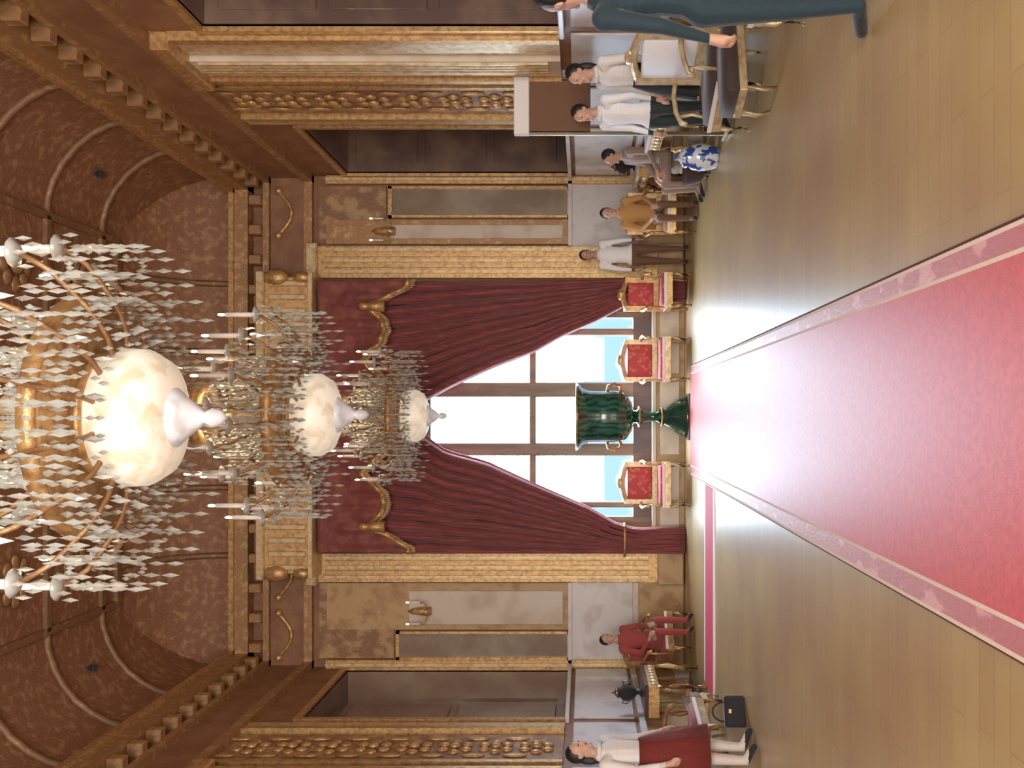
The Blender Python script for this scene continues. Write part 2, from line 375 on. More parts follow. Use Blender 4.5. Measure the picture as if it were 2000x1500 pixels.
# ceiling with cove
CZ, R_ = 9.0, 1.35
def cove_profile(X, sgn):
    return [(X - sgn*(R_ - R_*math.cos(a*PI/2/8)), WT + (CZ - WT)*math.sin(a*PI/2/8)) for a in range(9)]
bm = bmesh.new()
def ring(off, z, ext=0): return [bm.verts.new(p) for p in ((XL + off, -5.2, z), (XL + off, D - off, z), (XR - off, D - off, z), (XR - off, -5.2, z))]
prev = None
for a in range(9):
    off = R_*(1 - math.cos(a*PI/16)); z = WT + (CZ - WT)*math.sin(a*PI/16)
    rg = (ring(off, z), ring(off - .25, z + .25))
    if prev:
        for lay in (0, 1):
            for i in range(3): bm.faces.new((prev[lay][i], prev[lay][i+1], rg[lay][i+1], rg[lay][i]))
        for i in (0, 3): bm.faces.new((prev[0][i], rg[0][i], rg[1][i], prev[1][i]))
    if a in (0, 8):
        for i in range(3): bm.faces.new((rg[0][i], rg[0][i+1], rg[1][i+1], rg[1][i]))
    prev = rg
ceiling = mk('ceiling', bm, 'ceil', kind=S)
mk('ceiling_field', box(XL + R_ - .05, XR - R_ + .05, -5, D - R_ + .05, CZ - .01, CZ + .3), 'ceil', ceiling)
# gilt ribs of the cove and the flat
def cove_pts(kind, t):
    out = []
    for a in range(9):
        off = R_*(1 - math.cos(a*PI/16)) + .02; z = WT + (CZ - WT)*math.sin(a*PI/16) - .02
        if kind == 'R': out.append((XR - off, t, z))
        elif kind == 'L': out.append((XL + off, t, z))
        else: out.append((t, D - off, z))
    return out
fr, fl_ = None, None
for k in range(9):
    y = 14.2 - k*1.45
    if fr is None:
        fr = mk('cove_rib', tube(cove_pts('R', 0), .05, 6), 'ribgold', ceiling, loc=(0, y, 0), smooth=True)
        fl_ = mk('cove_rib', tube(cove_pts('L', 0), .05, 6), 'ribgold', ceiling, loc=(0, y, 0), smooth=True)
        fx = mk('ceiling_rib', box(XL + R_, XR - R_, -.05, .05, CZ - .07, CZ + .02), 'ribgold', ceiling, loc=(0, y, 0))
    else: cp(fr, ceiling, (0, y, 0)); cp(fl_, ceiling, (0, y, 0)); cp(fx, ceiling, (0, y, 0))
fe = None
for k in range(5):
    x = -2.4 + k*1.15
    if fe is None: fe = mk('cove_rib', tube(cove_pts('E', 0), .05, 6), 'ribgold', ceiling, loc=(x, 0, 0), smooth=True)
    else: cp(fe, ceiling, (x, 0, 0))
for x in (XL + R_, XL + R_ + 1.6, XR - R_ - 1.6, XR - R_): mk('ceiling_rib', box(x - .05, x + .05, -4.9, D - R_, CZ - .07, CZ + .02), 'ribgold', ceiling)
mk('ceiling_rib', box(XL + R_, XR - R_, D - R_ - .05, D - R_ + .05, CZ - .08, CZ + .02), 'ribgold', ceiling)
# carved rosettes in the ceiling fields
bmr = bmesh.new()
for q in range(8): an = q*PI/4; ball(bmr, (.24*math.cos(an), .24*math.sin(an), 0), .12, .09, .035, 8, 5)
ball(bmr, (0, 0, -.02), .12, .12, .06, 10, 6)
ros = None
for k in range(4):
    for x in (-2.15, -.13, 1.9):
        y = 13.5 - k*1.45
        if ros is None: ros = mk('ceiling_rosette', bmr, 'oldgold', ceiling, loc=(x, y, CZ - .03), smooth=True)
        else: cp(ros, ceiling, (x, y, CZ - .03))
# small dark fittings in the cove (seen as dark dots on both sides)
def dots(px, py, lab, sgn):
    # on the cove at the given direction: walk the ray to the cove surface
    for i in range(400):
        d = 6 + i*.03; X = (808 - py)*d/F; Z = EYE + (1140 - px)*d/F
        wall = XR if sgn > 0 else XL
        off = abs(wall - X); z_c = WT + (CZ - WT)*math.sqrt(max(0, 1 - (1 - min(off, R_)/R_)**2))
        if Z >= z_c - .06 or off < .02: break
    o = thing('downlight', lab, 'light', (X, d, Z - .02))
    mk('housing', lathe([(0, .05), (.045, .05), (.055, 0), (.055, -.05), (.035, -.07), (0, -.06)], 14), 'black_cloth', o, smooth=True)
    mk('trim_ring', tube([(.055*math.cos(a*PI/7), .055*math.sin(a*PI/7), -.05) for a in range(14)], .010, 5, closed=True), 'umber_cloth', o)
dots(190, 340, 'small dark round fitting high on the cove above the right wall', 1)
dots(176, 1304, 'small dark round fitting on the left cove, the nearer of two', -1)
dots(315, 1223, 'small dark round fitting on the left cove, the farther one beside the corner', -1)

# ------------------------------------------------------------------ window
win = mk('window_1', boxes((OX0, OX0 + .10, D + .08, D + .2, OZ0, OZ1), (OX1 - .10, OX1, D + .08, D + .2, OZ0, OZ1), (OX0, OX1, D + .08, D + .2, OZ1 - .1, OZ1)), 'windowwood', kind=S)
for a, b_ in ((747, 776), (865, 890)): X0, X1 = sorted((ex(a)*1.01, ex(b_)*1.01)); mk('mullion', box(X0, X1, D + .05, D + .2, OZ0, OZ1 - .1), 'windowwood', win, bevel=.015)
for a, b_ in ((643, 656), (979, 990)): X0, X1 = sorted((ex(a)*1.01, ex(b_)*1.01)); mk('mullion', box(X0, X1, D + .06, D + .2, OZ0, OZ1 - .1), 'windowwood', win, bevel=.015)
mk('transom', box(OX0 + .1, OX1 - .1, D + .07, D + .19, ez(1046), ez(1034)), 'windowwood', win)
mk('transom', box(OX0 + .1, OX1 - .1, D + .07, D + .19, 4.32, 4.42), 'windowwood', win)
mk('bottom_rail', box(OX0 + .1, OX1 - .1, D + .04, D + .2, OZ0, ez(1237)), 'darkwood', win, label='dark bottom rail of the window')
gl = bpy.data.materials.new('window_glass'); gl.use_nodes = True; M['glass'] = gl
nn = gl.node_tree.nodes; ll = gl.node_tree.links; nn.remove(nn['Principled BSDF'])
tr = nn.new('ShaderNodeBsdfTransparent'); gs = nn.new('ShaderNodeBsdfGlossy'); gs.inputs['Roughness'].default_value = .02; ms = nn.new('ShaderNodeMixShader'); ms.inputs[0].default_value = .05
tr.inputs[0].default_value = (.96, .98, 1, 1)
ll.new(tr.outputs[0], ms.inputs[1]); ll.new(gs.outputs[0], ms.inputs[2]); ll.new(ms.outputs[0], nn['Material Output'].inputs[0])
xs = [OX0 + .1, ex(984), ex(877), ex(761), ex(650), OX1 - .1]
for i in range(5):
    for z0, z1 in ((ez(1237), ez(1040)), (ez(1040), 4.37), (4.37, OZ1 - .1)):
        mk('window_pane', box(xs[i], xs[i+1], D + .12, D + .128, z0, z1), 'glass', win)
mk('window_sill', box(OX0 - .1, OX1 + .1, D - .16, D + .1, OZ0 - .07, OZ0), 'cream', win, bevel=.01)

# ------------------------------------------------------------------ curtains, valance, pelmet
def grid_surface(fn, nu, nv, thick=.02):
    bm = bmesh.new(); vs = [[bm.verts.new(fn(i/nu, j/nv)) for i in range(nu + 1)] for j in range(nv + 1)]
    for j in range(nv):
        for i in range(nu): bm.faces.new((vs[j][i], vs[j][i+1], vs[j+1][i+1], vs[j+1][i]))
    bmesh.ops.recalc_face_normals(bm, faces=bm.faces)
    bmesh.ops.solidify(bm, geom=list(bm.faces), thickness=thick)
    return bm
def interp(tab, x):
    for (a, b_), (c, d) in zip(tab, tab[1:]):
        if x <= c: return b_ + (d - b_)*(x - a)/(c - a)
    return tab[-1][1]
DC = 15.72
def cxw(y): return (808 - y)*DC/F
def czw(x): return EYE + (1140 - x)*DC/F
def curtain(outer, tab, x0, x1, ph):
    def fn(u, v):
        px = x0 + (x1 - x0)*v; yi = interp(tab, px)
        y = outer + (yi - outer)*u
        amp = .075*(.35 + .65*min(1, abs(yi - outer)/160))
        return (cxw(y), DC - .02 + amp*math.sin(u*2*PI*11 + ph + 1.2*math.sin(v*3)) + .02*math.sin(u*2*PI*27 + v*4), max(.02, czw(px)))
    return grid_surface(fn, 130, 40)
cr = thing('window_curtain', 'dark crimson curtain swept aside to the right of the green vase', 'curtain')
mk('curtain_cloth', curtain(548, [(640, 812), (740, 808), (830, 782), (880, 755), (960, 718), (1040, 688), (1100, 655), (1165, 627), (1215, 600), (1338, 590)], 640, 1338, 0), 'curtain', cr, smooth=True)
cl = thing('window_curtain', 'dark crimson curtain swept aside and falling to the floor left of the green vase', 'curtain')
mk('curtain_cloth', curtain(1079, [(640, 818), (740, 822), (830, 850), (870, 878), (950, 900), (1050, 946), (1150, 990), (1200, 1020), (1240, 1032), (1338, 1028)], 640, 1338, 1.5), 'curtain', cl, smooth=True)
for par, yy in ((cr, 575), (cl, 1054)):
    mk('curtain_tieback', tube([(cxw(yy) + .27*math.cos(a*PI/8), DC - .02 + .13*math.sin(a*PI/8), 1.02) for a in range(16)], .022, 6, closed=True), 'gold', par, smooth=True, label='gilt cord tieback')
DV = 15.5
def vx(y): return (808 - y)*DV/F
def vz(x): return EYE + (1140 - x)*DV/F
half = [(548, 796), (560, 794), (574, 768), (588, 742), (596, 712), (604, 722), (625, 744), (646, 750), (670, 742), (692, 716), (704, 706), (735, 738), (765, 756), (812, 764)]
full = half + [(1627 - a + 0, b_) for a, b_ in reversed(half[:-1])]
def vfn(u, v):
    y = 548 + (1079 - 548)*u; xb = interp(full, y)
    px = 622 + (xb - 622)*v
    return (vx(y), DV - .05*v - .035*math.sin(u*2*PI*20)*v - .03*math.cos(v*9 + u*14), vz(px))
val = thing('window_valance', 'scalloped crimson valance with gold fringe hung across the top of the window', 'valance')
mk('valance_cloth', grid_surface(vfn, 150, 14, .03), 'valance', val, smooth=True)
mk('valance_fringe', tube([(vx(548 + 531*i/150), vfn(i/150, 1)[1] - .03, vz(interp(full, 548 + 531*i/150)) - .02) for i in range(151)], .045, 6), 'gold', val, smooth=True, label='gold fringe along the scalloped hem')
bm = bmesh.new()
for i in range(0, 150, 1):
    y = 548 + 531*i/150; octa(bm, (vx(y), vfn(i/150, 1)[1] - .04, vz(interp(full, y)) - .10), .02, .06)
mk('fringe_tassels', bm, 'palegold', val, kind='stuff')
for yy in (600, 1027):
    bmt = lathe([(0, 0), (.06, -.02), (.075, -.10), (.05, -.14), (.07, -.17), (.10, -.42), (0, -.42)], 12); mk('tassel', bmt, 'gold', val, loc=(vx(yy), DV - .15, vz(705)), smooth=True)
pel = thing('gilded_pelmet', 'heavy gilded pelmet box with carved crest above the crimson valance', 'pelmet')
DP = 15.35
def qx(y): return (808 - y)*DP/F
def qz(x): return EYE + (1140 - x)*DP/F
xa, xb = qx(1132), qx(530)
mk('pelmet_board', boxes((xa + .08, xb - .08, DP, D - .02, qz(606), qz(512))), 'gold', pel, bevel=.02)
mk('pelmet_cornice', boxes((xa, xb, DP - .1, D - .02, qz(518), qz(502))), 'palegold', pel, bevel=.02)
mk('pelmet_rail', boxes((xa + .02, xb - .02, DP - .07, D - .02, qz(612), qz(603))), 'palegold', pel, bevel=.01)
first = None
nfl = 22
for k in range(nfl):
    xx = xa + .2 + (xb - xa - .4)*k/(nfl - 1)
    if first is None: first = mk('pelmet_flute', box(-.045, .045, DP - .04, DP + .01, qz(598), qz(524)), 'palegold', pel, loc=(xx, 0, 0), bevel=.015)
    else: cp(first, pel, (xx, 0, 0))
bm = bmesh.new(); cxm = (xa + xb)/2
ball(bm, (cxm, DP - .1, qz(545)), .34, .1, .42, 16, 10)
for s_ in (-1, 1):
    for k in range(5): ball(bm, (cxm + s_*(.38 + k*.18), DP - .07, qz(535) + .10*math.cos(k*1.3)), .15 - .015*k, .07, .12 - .01*k, 10, 7)
    tube([(cxm + s_*(.2 + .1*i), DP - .05, qz(505) + .16*math.sin(i*.55)) for i in range(10)], .04, 6, bm)
mk('pelmet_crest', bm, 'palegold', pel, smooth=True)
for s_, xx in ((-1, xa + .1), (1, xb - .1)):
    bm = ball(bmesh.new(), (xx, DP - .02, qz(540)), .14, .1, .2); ball(bm, (xx, DP - .02, qz(590)), .10, .08, .14); mk('pelmet_corner', bm, 'gold', pel, smooth=True)

# ------------------------------------------------------------------ malachite vase
dv = 15.3
vy = -.005
def px_r(px): return px*dv/F
vase = thing('malachite_vase', 'tall green malachite vase on a flared foot standing before the window', 'vase', ((808 - 814)*dv/F, dv, 0))
z = lambda x: EYE + (1140 - x)*dv/F
base_z = z(1344)
foot = lathe([(0, 0), (.345, 0), (.345, .07), (.32, .09), (.31, .13), (.27, .20), (.20, .30), (.135, .40), (.12, .42), (0, .42)], 40)
mk('foot', foot, mat('dark_malachite', (.012, .045, .035), .15, noise=((.02, .08, .05), 9, .4, .6), coat=.7), vase, smooth=True, label='dark green flared foot')
mk('plinth', box(-.37, .37, -.36, .36, 0, .035), 'darkwood', vase, bevel=.008)
H0 = z(1292)
mk('stem', lathe([(0, .42), (.14, .42), (.15, .45), (.085, .50), (.07, .60), (.085, .72), (.15, .78), (.16, .81), (.10, .84), (.10, .88), (0, .88)], 32), 'malachite', vase, smooth=True)
mk('stem_ring', tube([(.155*math.cos(a*PI/12), .155*math.sin(a*PI/12), .80) for a in range(24)], .018, 6, closed=True), 'gold', vase, smooth=True)
mk('stem_ring', tube([(.145*math.cos(a*PI/12), .145*math.sin(a*PI/12), .435) for a in range(24)], .018, 6, closed=True), 'gold', vase, smooth=True)
mk('bowl', lathe([(0, .88), (.11, .88), (.24, .93), (.35, 1.00), (.41, 1.09), (.425, 1.20), (.415, 1.40), (.42, 1.62), (.46, 1.72), (.53, 1.78), (.535, 1.81), (.50, 1.815), (.42, 1.74), (.37, 1.60), (.36, 1.2), (0, 1.0)], 48), 'malachite', vase, smooth=True)
mk('rim_bead', tube([(.533*math.cos(a*PI/20), .533*math.sin(a*PI/20), 1.815) for a in range(40)], .016, 6, closed=True), 'palegold', vase, smooth=True)
for s_ in (-1, 1):
    mk('handle', tube([(s_*(.40), 0, 1.10), (s_*.50, 0, 1.10), (s_*.535, 0, 1.2), (s_*.50, 0, 1.30), (s_*.41, 0, 1.32)], .028, 8), 'gold', vase, smooth=True, label='gilt side handle')

# ------------------------------------------------------------------ chandeliers
def chandelier():
    t = thing('crystal_chandelier', '', 'chandelier', (0, 0, 0), 0, 'crystal chandeliers hung in a row down the hall')
    mk('finial', lathe([(0, -.05), (.035, -.02), (.05, .03), (.03, .07), (.06, .10), (.11, .17), (.18, .24), (0, .24)], 24), 'funnel', t, smooth=True, label='frosted glass tapering pendant')
    mk('glass_bowl', lathe([(0, .20), (.19, .22), (.30, .27), (.355, .36), (.36, .45), (.32, .55), (.26, .585), (0, .585)], 32), 'bowl', t, smooth=True, label='glowing white glass bowl')
    mk('bowl_rim', tube([(.33*math.cos(a*PI/14), .33*math.sin(a*PI/14), .56) for a in range(28)], .022, 6, closed=True), 'gold', t, smooth=True)
    mk('stem', lathe([(0, .55), (.10, .55), (.14, .66), (.07, .76), (.06, .92), (.12, 1.0), (.13, 1.08), (.05, 1.16), (.05, 1.34), (.12, 1.40), (.06, 1.50), (0, 1.52)], 20), 'palegold', t, smooth=True)
    mk('ring_band', lathe([(.60, .60), (.63, .60), (.63, .68), (.60, .68), (.60, .60)], 40), 'gold', t, smooth=True)
    mk('crown', lathe([(.20, 1.34), (.28, 1.34), (.30, 1.42), (.20, 1.38), (.20, 1.34)], 24), 'gold', t, smooth=True)
    # the two kinds of arm
    def arm(R, z, hz, ang, first):
        if first is not None:
            c = cp(first[0], t, rot=(0, 0, ang))
            for k in first[1]: cp(k, c)
            return first
        pts = [(R*s, 0, z + hz*math.sin(-PI*s*1.15)*.55 + (.06 if s > .9 else 0)) for s in [i/10 for i in range(1, 11)]]
        a = mk('arm', tube(pts, .014, 6), 'oldgold', t, rot=(0, 0, ang), smooth=True)
        ze = pts[-1][2]; ks = []
        ks.append(mk('drip_pan', lathe([(0, ze), (.03, ze), (.075, ze + .03), (.07, ze + .035), (0, ze + .01)], 12, off=(R, 0, 0)), 'crystal', a, smooth=True))
        ks.append(mk('candle', lathe([(0, ze + .01), (.021, ze + .01), (.019, ze + .28), (0, ze + .28)], 8, off=(R, 0, 0)), 'candle', a, smooth=True))
        ks.append(mk('flame_bulb', ball(bmesh.new(), (R, 0, ze + .315), .013, .013, .035, 8, 6), 'glow', a, smooth=True))
        b2 = bmesh.new()
        for q in range(5):
            an = q*2*PI/5; octa(b2, (R + .07*math.cos(an), .07*math.sin(an), ze - .035), .013, .045)
        for q in range(4): octa(b2, (R*(.35 + .17*q), 0, z + hz*math.sin(-PI*(.35 + .17*q)*1.15)*.55 - .07), .017, .055)
        octa(b2, (R, 0, ze - .10), .022, .06)
        ks.append(mk('crystal_drop', b2, 'crystal', a, kind='stuff'))
        return (a, ks)
    f = None
    for k in range(14): f = arm(.88, .66, .34, k*2*PI/14, f)
    f = None
    for k in range(10): f = arm(.55, .98, .26, (k + .5)*2*PI/10, f)
    # strings of crystals: tent from crown to ring, festoons and fringe round the ring
    b2 = bmesh.new()
    for k in range(36):
        an = k*2*PI/36
        for i in range(13):
            s = i/12; r = .26 + (.62 - .26)*s**1.6; zz = 1.36 + (.68 - 1.36)*s - .10*math.sin(PI*s)
            octa(b2, (r*math.cos(an), r*math.sin(an), zz), .012, .024)
    for k in range(60):
        an = k*2*PI/60
        for i in range(3): octa(b2, (.615*math.cos(an), .615*math.sin(an), .56 - .065*i), .013, .034)
    for k in range(14):
        for i in range(9):
            an = (k + i/8)*2*PI/14; octa(b2, (.86*math.cos(an), .86*math.sin(an), .62 - .13*math.sin(PI*i/8)), .013, .022)
    for k in range(28):
        an = k*2*PI/28
        for i in range(6):
            s = i/5; r = .60 - .27*s; octa(b2, (r*math.cos(an), r*math.sin(an), .58 - .16*s - .05*math.sin(PI*s)), .012, .028)
    for k in range(40):      # long prisms hung from the upper rings, filling the cage
        an = (k + .5)*2*PI/40
        for rr_, z0, n_ in ((.88, .56, 3), (.74, .74, 4), (.50, .98, 5), (.36, 1.18, 5)):
            for i in range(n_): octa(b2, (rr_*math.cos(an), rr_*math.sin(an), z0 - .105*i + .02*math.sin(k*2.3)), .013, .052)
    mk('crystal_strings', b2, 'crystal', t, kind='stuff')
    return t
CH = [(4.9, -.02, 'nearest and largest crystal chandelier, its top out of the frame'),
      (8.13, -.01, 'middle crystal chandelier, hanging in front of the gilded pelmet'),
      (12.8, -.03, 'farthest and smallest crystal chandelier, hanging in front of the crimson valance')]
c0 = chandelier()
LAMPS = []
for i, (y, x, lab) in enumerate(CH):
    c = c0 if i == 0 else dup(c0, (x, y, 3.6), i*.13)
    c.location = (x, y, EYE + 1.9); c['label'] = lab
    h = CZ - (EYE + 1.9)
    mk('hanging_rod', lathe([(0, 1.5), (.016, 1.5), (.016, h - .1), (.12, h - .06), (.14, h), (0, h)], 10), 'chain', c, smooth=True)
    l_ = bpy.data.lights.new('chandelier_light', 'POINT'); l_.energy = 38; l_.color = (1, .72, .42); l_.shadow_soft_size = .35
    o = bpy.data.objects.new('chandelier_light', l_); COL.objects.link(o); o.parent = c; o.location = (0, 0, 1.25)

# ------------------------------------------------------------------ armchairs, tables
def armchair(label, seat_m, back_m, frame_m, loc, rz, w=.74, hb=1.1):
    t = thing('armchair', label, 'chair', loc, rz); h = w/2
    mk('seat', box(-h + .03, h - .03, -.33, .27, .36, .48), seat_m, t, bevel=.03, smooth=True)
    mk('seat_frame', boxes((-h, h, -.36, -.32, .30, .40), (-h, h, .26, .30, .30, .40), (-h, -h + .04, -.32, .26, .30, .40), (h - .04, h, -.32, .26, .30, .40)), frame_m, t, bevel=.006)
    mk('seat_braid', box(-h + .01, h - .01, -.375, -.345, .395, .435), 'braid', t, label='pale braid along the seat front')
    mk('backrest', box(-h + .08, h - .08, .24, .31, .56, hb - .09), back_m, t, bevel=.025, smooth=True)
    bm = boxes((-h + .01, -h + .09, .23, .32, .40, hb - .04), (h - .09, h - .01, .23, .32, .40, hb - .04), (-h + .09, h - .09, .235, .315, .48, .56))
    tube([(-h + .05 + (w - .1)*i/10, .275, hb - .07 + .07*math.sin(PI*i/10)) for i in range(11)], .045, 8, bm)
    ball(bm, (0, .26, hb + .03), .10, .04, .06)
    mk('back_frame', bm, frame_m, t)
    for sx in (-1, 1):
        mk('armrest', tube([(sx*(h - .03), .25, .74), (sx*(h + .0), .1, .76), (sx*(h + .02), -.1, .74), (sx*(h - .01), -.24, .70), (sx*(h - .02), -.28, .64)], .026, 8), frame_m, t, smooth=True)
        mk('arm_support', tube([(sx*(h - .01), -.18, .72), (sx*(h - .03), -.16, .58), (sx*(h - .02), -.20, .39)], .020, 8), frame_m, t, smooth=True)
        for y0, dy in ((-.33, -.02), (.27, .04)):
            mk('leg', tube([(sx*(h - .04), y0, .32), (sx*(h - .03), y0 + dy, .22), (sx*(h - .05), y0 + dy*.5, .10), (sx*(h - .04), y0 + dy*1.2, .0)], [.034, .028, .018, .024], 8), frame_m, t, smooth=True)
    return t
def at(py, d): return (808 - py)*d/F
armchair('red upholstered gilt armchair between the vase and the right curtain', 'redseat', 'redseat', 'palegold', (at(703, 15.45), 15.42, 0), 0, .72, 1.06)
armchair('red upholstered gilt armchair between the vase and the left curtain', 'redseat', 'redseat', 'palegold', (at(945, 15.45), 15.42, 0), 0, .72, 1.06)
armchair('dull red gilt armchair in front of the foot of the right curtain', 'redseat', 'redseat', 'gold', (at(571, 15.1), 15.12, 0), 0, .56, 1.06)
armchair('gilt armchair with tall white back and dark seat by the right wall', 'umber_cloth', 'white_cloth', 'palegold', (3.36, 9.45, 0), -PI/2.6, .76, 1.2)
armchair('gilt armchair with ochre cover beside the gilded console at right', 'ochre_cloth', 'ochre_cloth', 'gold', (3.10, 14.55, 0), -.15, .66, 1.05)
armchair('gilt armchair with dark green seat near the front of the right wall', 'teal_cloth', 'teal_cloth', 'palegold', (3.4, 7.0, 0), -PI/2.2, .7, 1.1)
armchair('gilt armchair with crimson cover beneath the left wall dado', 'red_cloth', 'red_cloth', 'gold', (-3.6, 14.95, 0), .7, .66, 1.05)
armchair('gilt armchair with crimson cover at the near end of the left wall', 'red_cloth', 'red_cloth', 'oldgold', (-3.74, 10.75, 0), PI/2.2, .72, 1.1)

def console(label, loc, rz, topm, L=1.1, H=.9):
    t = thing('console_table', label, 'table', loc, rz); h = L/2
    mk('tabletop', box(-h, h, -.26, .22, H - .05, H), topm, t, bevel=.01)
    mk('apron', boxes((-h + .04, h - .04, -.23, -.19, H - .20, H - .05), (-h + .04, -h + .08, -.19, .2, H - .20, H - .05), (h - .08, h - .04, -.19, .2, H - .20, H - .05)), 'gold', t)
    bm = bmesh.new()
    for k in range(7): ball(bm, (-h + .15 + k*(L - .3)/6, -.235, H - .14), .055, .025, .05, 8, 6)
    mk('apron_carving', bm, 'palegold', t, smooth=True)
    for sx in (-1, 1):
        for y0 in (-.2, .16):
            mk('leg', tube([(sx*(h - .09), y0, H - .2), (sx*(h - .05), y0 - .03, H*.55), (sx*(h - .14), y0, H*.25), (sx*(h - .08), y0 - .02, .0)], [.05, .04, .028, .045], 8), 'gold', t, smooth=True)
    mk('stretcher', boxes((-h + .1, h - .1, -.03, .03, .16, .20), (-.06, .06, -.06, .06, .15, .24)), 'gold', t, bevel=.008)
    mk('lower_shelf', box(-h + .1, h - .1, -.15, .15, .10, .13), 'darkwood', t)
    return t
console('gilded console table with pale top against the far right wall', (3.76, 14.35, 0), -PI/2, 'cream', .86, .92)
console('gilded console table with dark top against the left wall under the bronze urn', (-3.98, 13.5, 0), PI/2, 'darkwood', 1.2, .86)
console('gilded console table with white top against the right wall, second from the window', (3.70, 11.85, 0), -PI/2, 'white', 1.2, .9)

# bronze urns and clock
def urn(label, loc, s=1.):
    t = thing('bronze_urn', label, 'urn', loc)
    mk('urn_body', lathe([(0, 0), (.07*s, 0), (.075*s, .02*s), (.03*s, .05*s), (.03*s, .08*s), (.10*s, .14*s), (.13*s, .22*s), (.12*s, .29*s), (.07*s, .34*s), (.09*s, .37*s), (0, .37*s)], 20), 'black_cloth', t, smooth=True)
    for sx in (-1, 1): mk('handle', tube([(sx*.11*s, 0, .28*s), (sx*.16*s, 0, .30*s), (sx*.17*s, 0, .24*s), (sx*.12*s, 0, .18*s)], .012*s, 6), 'chain', t, smooth=True)
    mk('lid', lathe([(0, .37*s), (.08*s, .37*s), (.05*s, .41*s), (.015*s, .43*s), (.02*s, .455*s), (0, .47*s)], 16), 'chain', t, smooth=True)
urn('dark bronze urn with lid standing on the dark topped console at left', (-3.98, 13.45, .861), .95)
urn('dark bronze urn with lid standing on the pale topped console at right', (3.76, 14.35, .921), .8)
ck = thing('mantel_clock', 'gilt mantel clock on the white topped console at right', 'clock', (3.72, 11.6, .901), -PI/2)
mk('clock_case', boxes((-.16, .16, -.09, .09, 0, .05), (-.12, .12, -.07, .07, .05, .24)), 'gold', ck, bevel=.012)
mk('clock_dome', tube([(.12*math.cos(a*PI/8), 0, .24 + .10*math.sin(a*PI/8)) for a in range(9)], .045, 8), 'gold', ck, smooth=True)
bmf = bmesh.new(); tube([(0, -.10, .22), (0, -.075, .22)], .075, 20, bmf); mk('clock_face', bmf, 'cream_cloth', ck, smooth=False)

# white topped display board
bd = thing('display_board', 'brown display board with a bright white top rail on two posts by the right wall', 'board', (3.62, 11.1, 0))
mk('top_rail', box(-.34, .34, -.05, .05, 2.34, 2.52), 'cream_cloth', bd, bevel=.01)
mk('board_panel', box(-.31, .31, -.02, .02, 1.62, 2.34), 'brown_cloth', bd)
for s_ in (-1, 1):
    mk('post', box(s_*.32 - .02, s_*.32 + .02, -.02, .02, .05, 2.34), 'chain', bd); mk('foot', box(s_*.32 - .03, s_*.32 + .03, -.22, .22, 0, .05), 'chain', bd, bevel=.01)
mk('crossbar', box(-.3, .3, -.015, .015, .30, .34), 'chain', bd)

# porcelain jar, dark bowl, stools
j = thing('porcelain_jar', 'blue and white porcelain jar on the parquet by the right wall', 'jar', (3.25, 11.95, 0))
mk('jar_body', lathe([(0, 0), (.12, 0), (.14, .03), (.165, .14), (.175, .24), (.155, .33), (.12, .38), (.14, .42), (0, .40)], 28), 'porcelain', j, smooth=True)
mk('jar_lid', lathe([(.0, .42), (.135, .42), (.11, .46), (.04, .49), (.03, .51), (.035, .53), (0, .54)], 20), 'porcelain', j, smooth=True)
bw = thing('bronze_planter', 'low dark bronze planter on the floor between the porcelain jar and the console', 'planter', (3.30, 12.75, 0))
mk('planter_body', lathe([(0, .05), (.08, .05), (.17, .12), (.21, .24), (.22, .33), (.23, .34), (.20, .34), (.18, .3), (0, .3)], 24), 'umber_cloth', bw, smooth=True)
for k in range(3):
    an = k*2*PI/3; mk('foot', tube([(.09*math.cos(an), .09*math.sin(an), .08), (.14*math.cos(an), .14*math.sin(an), .04), (.13*math.cos(an), .13*math.sin(an), 0)], .022, 6), 'chain', bw, smooth=True)
def stool(label, loc, rz, m_, w=.5, h=.42, d=.42):
    t = thing('footstool', label, 'stool', loc, rz)
    mk('cushion', box(-w/2, w/2, -d/2, d/2, h - .14, h), m_, t, bevel=.035, smooth=True)
    mk('stool_frame', box(-w/2 + .01, w/2 - .01, -d/2 + .01, d/2 - .01, h - .20, h - .13), 'palegold', t, bevel=.008)
    for sx in (-1, 1):
        for sy in (-1, 1): mk('leg', tube([(sx*(w/2 - .05), sy*(d/2 - .05), h - .19), (sx*(w/2 - .03), sy*(d/2 - .03), .12), (sx*(w/2 - .05), sy*(d/2 - .05), 0)], [.028, .02, .024], 8), 'palegold', t, smooth=True)
stool('low stool with dark umber cushion on the floor before the white backed armchair', (3.12, 8.55, 0), .3, 'umber_cloth', .75, .46, .45)
stool('low stool with brown cushion near the left end of the pink runner', (-3.76, 11.75, 0), .1, 'brown_cloth', .5, .36, .42)
bgs = thing('handbag', 'small black handbag on the floor at the near left, beside the red skirt', 'bag', (-3.15, 9.95, 0), .4)
mk('bag_body', box(-.16, .16, -.07, .07, 0, .22), 'black_cloth', bgs, bevel=.02)
mk('bag_handle', tube([(.10*math.cos(a*PI/8), 0, .21 + .13*math.sin(a*PI/8)) for a in range(9)], .010, 6), 'black_cloth', bgs, smooth=True)
mk('clasp', box(-.02, .02, -.08, -.07, .15, .18), 'gold', bgs)

